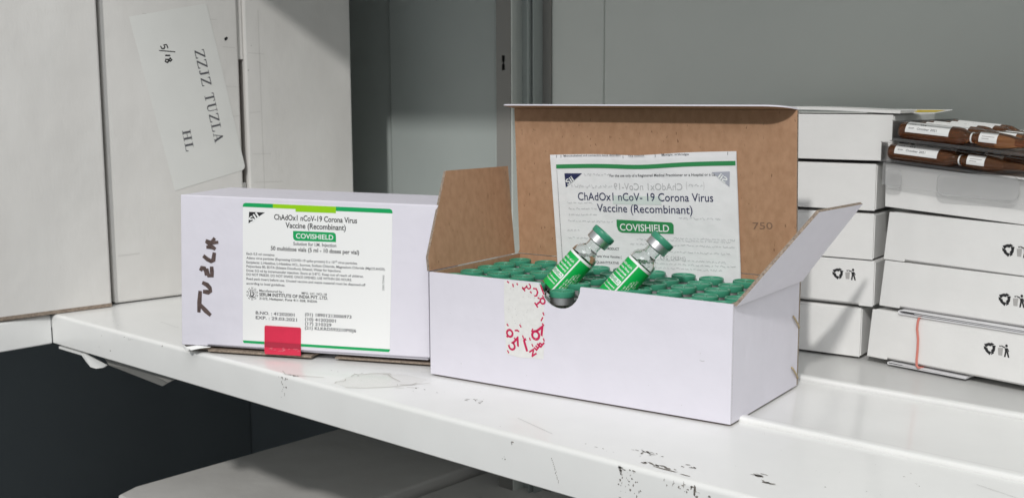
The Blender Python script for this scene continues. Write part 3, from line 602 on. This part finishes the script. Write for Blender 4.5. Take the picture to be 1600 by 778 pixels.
# ------------------------------------------------------------------ folded leaflet leaning on the lid
lfl = thing('leaflet', 'folded printed leaflet standing behind the vials against the brown lid', 'leaflet', OB, OR)
tl = math.cos(LA)/math.sin(LA)
def leafpl(off):
    def f(a, b):         # a, b in mm as seen on the plane 3 mm in front of the lid
        z = b*mm; y = W-TH-.0028-(z-H)*tl*(1 if z > H else 0)-off
        y += .0009*math.sin((a-40)/160*8.5)*max(0, (b-85)/85) - .0005*math.exp(-((a-118)/9)**2)
        return (a*mm, y, z)
    return f
def sheet(c, off, n=24):
    m = MB(); f = leafpl(off); vs = []
    (ax_, ay), (bx_, by), (cx_, cy), (dx_, dy) = c
    for i in range(n+1):
        for j in range(n+1):
            u, v = i/n, j/n
            a = (ax_*(1-u)+bx_*u)*(1-v)+(dx_*(1-u)+cx_*u)*v; b = (ay*(1-u)+by*u)*(1-v)+(dy*(1-u)+cy*u)*v
            b -= 1.6*v*math.exp(-((u-.5)/.18)**2)
            vs.append(f(a, b))
    m.add(vs, [(i*(n+1)+j, (i+1)*(n+1)+j, (i+1)*(n+1)+j+1, i*(n+1)+j+1) for i in range(n) for j in range(n)])
    return m
k_ = .03
s1 = sheet([(45.5, 22), (207, 28), (201.2, 170.8), (38.0, 163.6)], .0000).build('folded_sheet', M['leaf'], lfl, smooth=True)
sheet([(43.8, 22), (207, 28), (201.0, 172.6), (37.4, 165.6)], -.0009).build('folded_sheet', M['leaf'], lfl, smooth=True)
s2 = sheet([(49.8, 24), (207.2, 29), (201.4, 169.0), (43.2, 162.2)], .0009).build('folded_sheet', M['leaf'], lfl, smooth=True)
lp = leafpl(.00125)
def strip2(mb, p0, p1, h, n=24, sag=0):
    for k in range(n):
        def at(t): 
            b = p0[1]+(p1[1]-p0[1])*t - 1.5*math.exp(-((t-.5)/.18)**2); return p0[0]+(p1[0]-p0[0])*t, b
        a, b = at(k/n), at((k+1)/n); mb.add([lp(a[0], a[1]), lp(b[0], b[1]), lp(b[0], b[1]+h), lp(a[0], a[1]+h)], [(0, 1, 2, 3)])
g = MB(); strip2(g, (44.2, 154.6), (201.2, 162.2), 3.3)
AN = R(2.2)
g.build('green_band', M['leafgreen'], s2); g = MB()
def band2(mb, xs, tops, bots, pl, n=40):
    def ip(x, ys):
        for k in range(len(xs)-1):
            if xs[k] <= x <= xs[k+1]: t = (x-xs[k])/(xs[k+1]-xs[k]); return ys[k]*(1-t)+ys[k+1]*t
    g_ = [xs[0]+(xs[-1]-xs[0])*k/n for k in range(n+1)]
    for a, b in zip(g_, g_[1:]):
        b = min(b, xs[-1]); mb.add([pl(a, ip(a, bots)), pl(b, ip(b, bots)), pl(b, ip(b, tops)), pl(a, ip(a, tops))], [(0, 1, 2, 3)])
band2(g, [99.8, 100.6, 101.6, 104.4, 148.6, 150.2], [115.6, 115.6, 115.6, 115.7, 116.2, 114.4], [110.5, 107.8, 106.4, 105.4, 107.3, 107.4], lp); g.build('name_badge', M['leafgreen'], s2)
g = MB()
put_text(g, 'ChAdOx1 nCoV- 19 Corona Virus', 64.0, 183.2, 132.6, 6.2, lp, .004, 0, AN)
g.build('title_text', M['ink'], s2); g = MB(); put_text(g, 'Vaccine (Recombinant)', 81.8, 166.2, 124.2, 6.2, lp, .004, 0, R(1.9))
g.build('title_text', M['ink'], s2); g = MB(); poly(g, [(51.8, 150.9), (68.5, 151.5), (52.8, 139.4)], lp); g.build('logo_triangle', M['ink'], s2)
g = MB()
put_text(g, 'For the use only of a Registered Medical Practitioner or a Hospital or a Laboratory', 94.2, 195.7, 150.6, 2.0, lp, .008, 0, R(2.7))
put_text(g, 'PRODUCT', 90.2, 101.6, 91.4, 1.9, lp, .01, 0, AN); put_text(g, 'Corona Virus Vaccine (', 76.5, 103.7, 84.4, 1.9, lp, .01, 0, AN); put_text(g, 'QUANTITATIVE', 80.0, 101, 79.4, 1.9, lp, .01, 0, AN)
ribbon(g, [(44.7, 153.4), (46.0, 120), (48.2, 72.2)], .3, lp)
lp0 = leafpl(.0003)
for t_, a, b, y in (('Musculoskeletal and connective tissue disorders', 50.9, 104.2, 165.2), ('Very common', 111.2, 125.6, 167.0), ('Myalgia, arthralgia', 140.5, 163.2, 168.6)): put_text(g, t_, a, b, y, 1.4, lp0, .01, 0, R(2.4))
for a, b in ((44.2, 165), (48.4, 165.1), (106.5, 166.2), (135, 168), (194.5, 171.2)): ribbon(g, [(a, b-1.6), (a, b+.8)], .4, lp0)
g.build('black_print', M['dot'], s2, kind='stuff')
g = MB(); poly(g, [(182.0, 156.4), (196.7, 157.5), (196.4, 146.0)], lp); g.build('show_through_logo', M['ghostb'], s2)
g = MB(); lp3 = leafpl(.0014)
put_text(g, 'Sii', 53.6, 61.0, 143.0, 4.6, lp3, .02, 0, R(36)); g.build('logo_lettering', M['white'], s2); g = MB(); put_text(g, 'Sii', 188.2, 195.6, 154.6, 4.2, lp3, .02, 0, R(-38), True)
g.build('logo_lettering', M['white'], s2); g = MB(); put_text(g, 'COVISHIELD', 102.8, 146.4, 109.8, 5.4, lp3, .012, 0, R(2)); g.build('badge_lettering', M['white'], s2)
g = MB()
put_text(g, 'ChAdOx1 nCoV-19', 98, 158, 142.2, 5.2, lp, 0, 0, AN, True); put_text(g, '(            )', 161, 176, 146.0, 5.0, lp, 0, 0, AN, True)
def squiggle(mb, x0, x1, y, h):
    x = x0
    while x < x1:
        wv = random.uniform(1.2, 4.5); n = max(3, int(wv/.5)); ribbon(mb, [(x+wv*k/n, y+(x-x0)*.038+random.uniform(-.5, .5)*h) for k in range(n+1)], .42, lp); x += wv+random.uniform(.6, 1.6)
squiggle(g, 70, 92, 150.6, 2.0); squiggle(g, 58, 96, 140.6, 3.4); squiggle(g, 163, 174, 146.0, 3.0)
for y in (122.2, 117.2): squiggle(g, 55, 80, y, 1.6)
squiggle(g, 53, 66, 104, 1.6)
put_text(g, '(HEK) 293', 138, 160, 88.0, 2.8, lp, 0, 0, AN, True)
g.build('show_through_print', M['ghost'], s2, kind='stuff')
g = MB()
for y, a, b in ((112, 54, 96), (98, 54, 82), (120, 155, 186), (104, 150, 198), (97, 112, 198), (101, 118, 196), (92.5, 130, 198), (85, 108, 190), (82, 110, 198), (78.5, 108, 190), (127, 54, 76)): squiggle(g, a, b, y, 1.5)
g.build('show_through_print', M['ghost2'], s2, kind='stuff')
g = MB(); band2(g, [96.6, 140.0], [134.8, 136.2], [127.9, 129.6], leafpl(.0011)); g.build('show_through_green', M['ghostg'], s2)

# ------------------------------------------------------------------ stacked medicine cartons at right
def recycle(mb, cx, cy, r, pl):
    for k in range(3):
        a = R(90+120*k); c, s = math.cos(a), math.sin(a)
        T_ = lambda p: (cx+(p[0]*c-p[1]*s)*r, cy+(p[0]*s+p[1]*c)*r)
        for pts in ([(1.0, -.26), (1.0, .26), (.46, .30), (.40, -.26)], [(1.0, .26), (.46, .30), (.16, .62), (.62, 1.06)], [(.52, -.20), (.86, -.86), (1.14, -.24)] , [(.10, .62), (.74, 1.02), (.58, 1.10), (.02, .74)]):
            poly(mb, [T_(p) for p in pts[:len(pts)]], pl) if pts is not None and len(pts) > 3 else poly(mb, [T_(p) for p in pts], pl)
def tidy(mb, mg, cx, cy, h, pl):
    k = h
    T_ = lambda p: (cx+p[0]*k, cy+p[1]*k)
    for pts in ([(.10, .16), (.30, .20), (.36, -.06), (.14, -.08)], [(.14, -.08), (.26, -.08), (.20, -.50), (.08, -.50)], [(.24, -.08), (.37, -.06), (.50, -.50), (.38, -.50)], [(.10, .16), (.14, .24), (-.16, .34), (-.18, .27)], [(.28, .20), (.36, .16), (.46, -.04), (.40, -.08)]): poly(mb, [T_(p) for p in pts], pl)
    poly(mb, [T_((.23+.10*math.cos(t*.63), .36+.11*math.sin(t*.63))) for t in range(10)], pl)
    poly(mg, [T_(p) for p in [(-.42, .10), (-.02, .16), (-.06, -.44), (-.36, -.44)]], pl)
    poly(mb, [T_((-.26+.06*math.cos(t*.9), .26+.06*math.sin(t*.9))) for t in range(7)], pl)
LG = 'white medicine cartons in the left stack'; RG = 'white medicine cartons in the right stack'
LB = (.70, .3396, 0); LR = R(6.2); RB = (.7084, .3362, 0); RR = R(-8.4)
def med(label, base, rz, group, x0, x1, z0, z1, y0=0, dep=.12, slot='bottom', sym=None, tlx=0, tilt=0, crease=None):
    o = thing('medicine_carton', label, 'carton', base, rz, group)
    c = [(x0+.0005, y0+.0022, z0), (x1-.0003, y0+.0022, z0), (x1-.0003, y0+dep, z0), (x0+.0005, y0+dep, z0)]
    c2 = [(a+(tlx if a < x1-.01 else 0), b, z1) for a, b, _ in c]
    f = lambda x, y, z: (x, y, z+tilt*(x-x0))
    MB().hexa(c+c2).map(f).build('body', M['carton'], o, bevel=.0016)
    a, b, d = x0, x1, .0018
    n0, n1 = (x0+.018, x1-.012) if group == RG else (x0+.012, x1-.012)
    if slot == 'bottom': pts = [(a, z0), (n0, z0), (n0+.0004, z0+d), (n1, z0+d), (n1+.0004, z0), (b, z0), (b, z1), (a+tlx, z1)]
    elif slot == 'top': pts = [(a, z0), (b, z0), (b, z1), (n1+.0004, z1), (n1, z1-d), (n0, z1-d), (n0-.0004, z1), (a+tlx, z1)]
    else: pts = [(a, z0), (b, z0), (b, z1), (a+tlx, z1)]
    MB().prism([(p, y0, q) for p, q in pts], (0, .0018, 0)).map(f).build('front_panel', M['carton'], o, bevel=.0006)
    if crease:
        MB().box(b-.0002, b+.0006, y0+.0015, y0+dep-.004, z0+.001, z1-.001).map(f).build('end_flap', M['carton'], o, bevel=.0003)
    if sym:
        sx, sz = sym; pl_ = lambda p, q: f(p, y0-.0002, q); b_ = MB(); recycle(b_, sx, sz, .0040, pl_); b_.build('recycling_symbol', M['black'], o)
        b_ = MB(); g_ = MB(); tidy(b_, g_, sx+.0102, sz+.0004, .0098, pl_); b_.build('litter_symbol', M['black'], o); g_.build('litter_bin_symbol', M['scuff'], o)
    return o
LL = [('lowest white carton of the left stack, half shaded, beside the open box', 0, .0012, .0416, 0, None, 'top'),
      ('white carton with recycling symbols, second from the bottom of the left stack', .0095, .0440, .0812, -.001, (-.020, .0690), 'bottom'),
      ('middle white carton of the left stack behind the leaning box flap', .0075, .0820, .1192, 0, None, 'top'),
      ('white carton directly under the open topmost one in the left stack', .0078, .1218, .1592, -.0005, None, 'top'),
      ('topmost white carton of the left stack with its lid flap ajar', .0200, .1620, .1985, -.002, None, 'none')]
for lab_, xr, z0, z1, y0, sym, slot in LL:
    o = med(lab_, LB, LR, LG, xr-.16, xr, z0, z1, y0, .12, slot, sym, crease=True)
# lid flap of the topmost one
m_ = MB(); prof = []
n = 14; up_ = []; dn = []
for k in range(n+1):
    t = k/n; x = -.14+.166*t; z = .2000+.0026*math.sin(min(1, t*1.06)*math.pi*.95)-.001*t
    up_.append((x, -.004, z+.0022)); dn.append((x, -.004, z))
m_.prism(up_+dn[::-1], (0, .045, 0)); m_.build('lid_flap', M['carton'], o, smooth=True)
RL = [('lowest white carton of the right stack, held by a pink rubber band', .0005, .0045, .0436, -.002, (.1030, .0285), .0035),
      ('white carton with recycling symbols just above the banded one', .0085, .0470, .0838, 0, (.1112, .0662), .0035),
      ('white carton with recycling symbols second below the ampoule trays', .0108, .0846, .1226, 0, (.1119, .1040), .0035),
      ('white carton directly under the clear ampoule trays', .0102, .1265, .1595, 0, None, -.001)]
for k, (lab_, xl, z0, z1, y0, sym, tlx) in enumerate(RL):
    o = med(lab_, RB, RR, RG, xl, xl+.205, z0, z1, y0, .125, 'bottom' if k != 3 else 'none', sym, tlx, tilt=-.045 if k == 3 else -.015*(k > 1))
# folded papers and rubber band
def paper(label, x0, x1, z, y0, th, loop):
    o = thing('folded_paper', label, 'paper', RB, RR, 'folded papers tucked between cartons')
    m = MB()
    for i in range(3):
        pts = [(x1, z+.0011*i*.8)]+[(x0+.010-.010*math.cos(R(a))*.0, z) for a in ()]
    out = []
    for a in range(90, 271, 20): out.append((x0+loop*math.cos(R(a)), z+loop*math.sin(R(a))))
    prof = [(x1, z+loop*.7)]+out+[(x1, z-loop*.7), (x1, z-loop*.7+.0004)]+[(x0+(loop-.0005)*math.cos(R(a))*.9, z+(loop-.0004)*math.sin(R(a))) for a in range(270, 89, -20)]+[(x1, z+loop*.7-.0004)]
    m.prism([(a, y0, b) for a, b in prof], (0, .09, 0)); m.build('outer_fold', M['leaf'], o, smooth=True)
    m = MB().box(x0+.012, x1, y0+.0006, y0+.088, z-.0002, z+.0002); m.build('inner_fold', M['leaf'], o)
paper('folded white paper tucked on top of the banded carton', .030, .19, .0452, -.0045, .001, .0016)
paper('flattened white paper slipped beneath the banded carton', .020, .085, .0022, -.0015, .001, .0010)
rb = thing('rubber_band', 'pink rubber band stretched round the lowest right carton', 'rubber band', RB, RR)
m_ = MB(); bx0 = .0455
pth = [(bx0+.0010, .124, .0442), (bx0+.001, .05, .0442), (bx0+.0010, .0, .0442), (bx0+.0004, -.0030, .0432), (bx0-.0006, -.0032, .0400), (bx0-.0010, -.0032, .034), (bx0+.0002, -.0032, .026), (bx0+.0002, -.0032, .018), (bx0-.0002, -.0032, .010), (bx0, -.0032, .0052), (bx0+.0012, -.0028, .0036), (bx0+.002, 0, .0032), (bx0+.002, .124, .0032)]
m_.tube(pth, .00095, 8); m_.map(lambda x, y, z: (x, y, z)).build('band_loop', M['band'], rb, smooth=True)

# ------------------------------------------------------------------ ampoules in clear trays
TRG = 'clear trays of ampoules'; TT = -.078
def tilt_t(x, y, z): return (x, y, z+TT*(x-.01))
def tray(label, x0, z0, h, skirt):
    o = thing('ampoule_tray', label, 'tray', RB, RR, TRG); m = MB(); x1 = .25
    m.box(x0-.003, x1, -.0060, .096, z0-.0006, z0)                                # pocket floor with front ledge
    m.box(x0-.0025, x0-.0019, -.004, .094, z0, z0+h); m.box(x0-.002, x1, -.0042, -.0037, z0, z0+h*.14)
    m.box(x0-.0035, x1, -.0035, -.0005, z0+h, z0+h+.0005)
    m.map(tilt_t).build('pocket_shell', M['plastic'], o, bevel=0)
    m = MB()
    for k in range(1, 5): m.box(x0, x1, -.004+.0185*k-.0012, -.004+.0185*k-.0006, z0, z0+h*.5)
    m.map(tilt_t).build('pocket_divider', M['plastic'], o)
    if skirt:
        m = MB(); m.box(x0+.0005, x1, -.0058, -.0052, z0-.018, z0-.0008); m.map(tilt_t).build('skirt', M['frost'], o)
        m = MB(); pr_ = rrect(.058, .121, .1385, .1565, .006, 4); m.prism([(a, -.0088, b) for a, b in pr_], (0, .0028, 0)); m.prism([(a, -.0080, b) for a, b in rrect(.014, .028, .1415, .157, .004, 4)], (0, .002, 0)); m.build('nesting_lug', M['frost'], o, bevel=.0008)
    return o
tray('lower clear plastic tray of brown ampoules on the right stack', .0100, .1625, .0145, True)
tray('upper clear plastic tray of brown ampoules on the right stack', .0190, .1795, .0150, False)
AG = 'brown ampoules lying in the clear trays'
prof_o = [(0, 0), (.004, .0002), (.0060, .0012), (.0068, .0035), (.0068, .048), (.0062, .052), (.0045, .0555), (.0036, .058), (.0036, .0605), (.0050, .064), (.0058, .068), (.0058, .080), (.0050, .088), (.0032, .096), (.0026, .108), (.0014, .112), (0, .1125)]
def ampoule(label, x0, y, z, sticker=True, blue=False):
    ang = math.atan(-TT)
    o = thing('ampoule', label, 'ampoule', (0, 0, 0), 0, AG)
    c, s = math.cos(RR), math.sin(RR); zl = z+TT*(x0-.01)
    o.location = (RB[0]+x0*c-y*s, RB[1]+x0*s+y*c, zl)
    o.rotation_euler = (Matrix.Rotation(RR, 4, 'Z') @ Matrix.Rotation(ang, 4, 'Y') @ Matrix.Rotation(R(90), 4, 'Y')).to_euler()
    MB().lathe(prof_o, 24).build('glass_body', M['amber'], o, smooth=True, merge=1e-6)
    MB().lathe([(0, .0012), (.0052, .0016), (.0060, .004), (.0060, .047), (.0052, .051), (0, .052)], 20).build('liquid', M['amberliq'], o, smooth=True, merge=1e-6)
    MB().lathe([(.0037, .0588), (.0041, .0590), (.0041, .0598), (.0037, .0600)], 24).build('neck_ring', M['blue'] if blue else M['white'], o, smooth=True)
    if sticker:
        # local z along the ampoule; angle 0 = local x = downwards, pi = up, viewer side about -90 deg
        rr2 = .00695
        cp = lambda a, b: (rr2*math.cos(a), rr2*math.sin(a), b)
        a0, a1 = R(-172), R(-84)
        lbm = MB(); n = 10
        for k in range(n): lbm.add([cp(a0+(a1-a0)*k/n, .0075), cp(a0+(a1-a0)*(k+1)/n, .0075), cp(a0+(a1-a0)*(k+1)/n, .0435), cp(a0+(a1-a0)*k/n, .0435)], [(0, 1, 2, 3)])
        lb2 = lbm.build('paper_label', M['paper'], o, smooth=True)
        tm = MB(); r3 = rr2+.00005
        def cpt(a, b): return (r3*math.cos(a), r3*math.sin(a), b)
        for tt, b0, b1, a, h_ in (('LOT', .010, .0150, R(-142), .0011), ('454', .0185, .0235, R(-142), .0014), ('EXP.', .010, .0150, R(-112), .0011), ('October 2021', .0170, .0335, R(-112), .0017)):
            vs, fs = text2d(tt, .012); wx = max(v[0] for v in vs)
            tm.add([cpt(a-(v[1]/CAPH-.5)*h_/r3, b0+v[0]*(b1-b0)/wx) for v in vs], fs)
        tm.build('printed_text', M['dot'], lb2, kind='stuff')
        s2_ = MB(); r4 = .00592
        for k in range(8): s2_.add([(r4*math.cos(R(-150)+R(80)*(k+i)/8), r4*math.sin(R(-150)+R(80)*(k+i)/8), zz) for i, zz in ((0, .0668), (1, .0668), (1, .0806), (0, .0806))], [(0, 1, 2, 3)])
        s3 = s2_.build('paper_label', M['paper'], o, smooth=True)
        q_ = MB(); r5 = r4+.00005
        for j in range(2): q_.add([(r5*math.cos(R(-116+j*16+e)), r5*math.sin(R(-116+j*16+e)), zz) for e, zz in ((0, .0690), (5, .0690), (5, .0785-.004*j), (0, .0785-.004*j))], [(0, 1, 2, 3)])
        q_.build('print_line', M['scuff'], s3, kind='stuff')
    return o
ORD = ['', 'second', 'third', 'fourth', 'fifth']
for lay, (xa, za, nm) in enumerate(((.0105, .1702, 'lower'), (.0190, .1876, 'upper'))):
    for k in range(5):
        lab_ = f'brown ampoule with October 2021 label at the front of the {nm} tray' if k == 0 else f'brown ampoule lying {ORD[k]} from the front in the {nm} clear tray'
        ampoule(lab_, xa+(.004*(k % 2) if k else 0), .0042+.0185*k, za, sticker=True, blue=bool(k % 2))
yb = thing('printed_card', 'thin white card with yellow print lying on top of the left carton stack', 'card', (.680, .385, .1992), R(-10))
yb.rotation_euler = (R(5), 0, R(-10))
MB().box(.000, .061, -.004, .024, 0, .0006).build('card_sheet', M['paper'], yb)
m_ = MB(); m_.add([(.036, -.003, .0008), (.060, .002, .0008), (.060, .016, .0008), (.033, .016, .0008)], [(0, 1, 2, 3)]); m_.build('yellow_print', M['yellow'], yb)
m_ = MB()
for k in range(7): m_.box(.004+k*.0032, .0064+k*.0032, .0, .010, .0007, .0009)
m_.build('grey_print', M['scuff'], yb, kind='stuff')
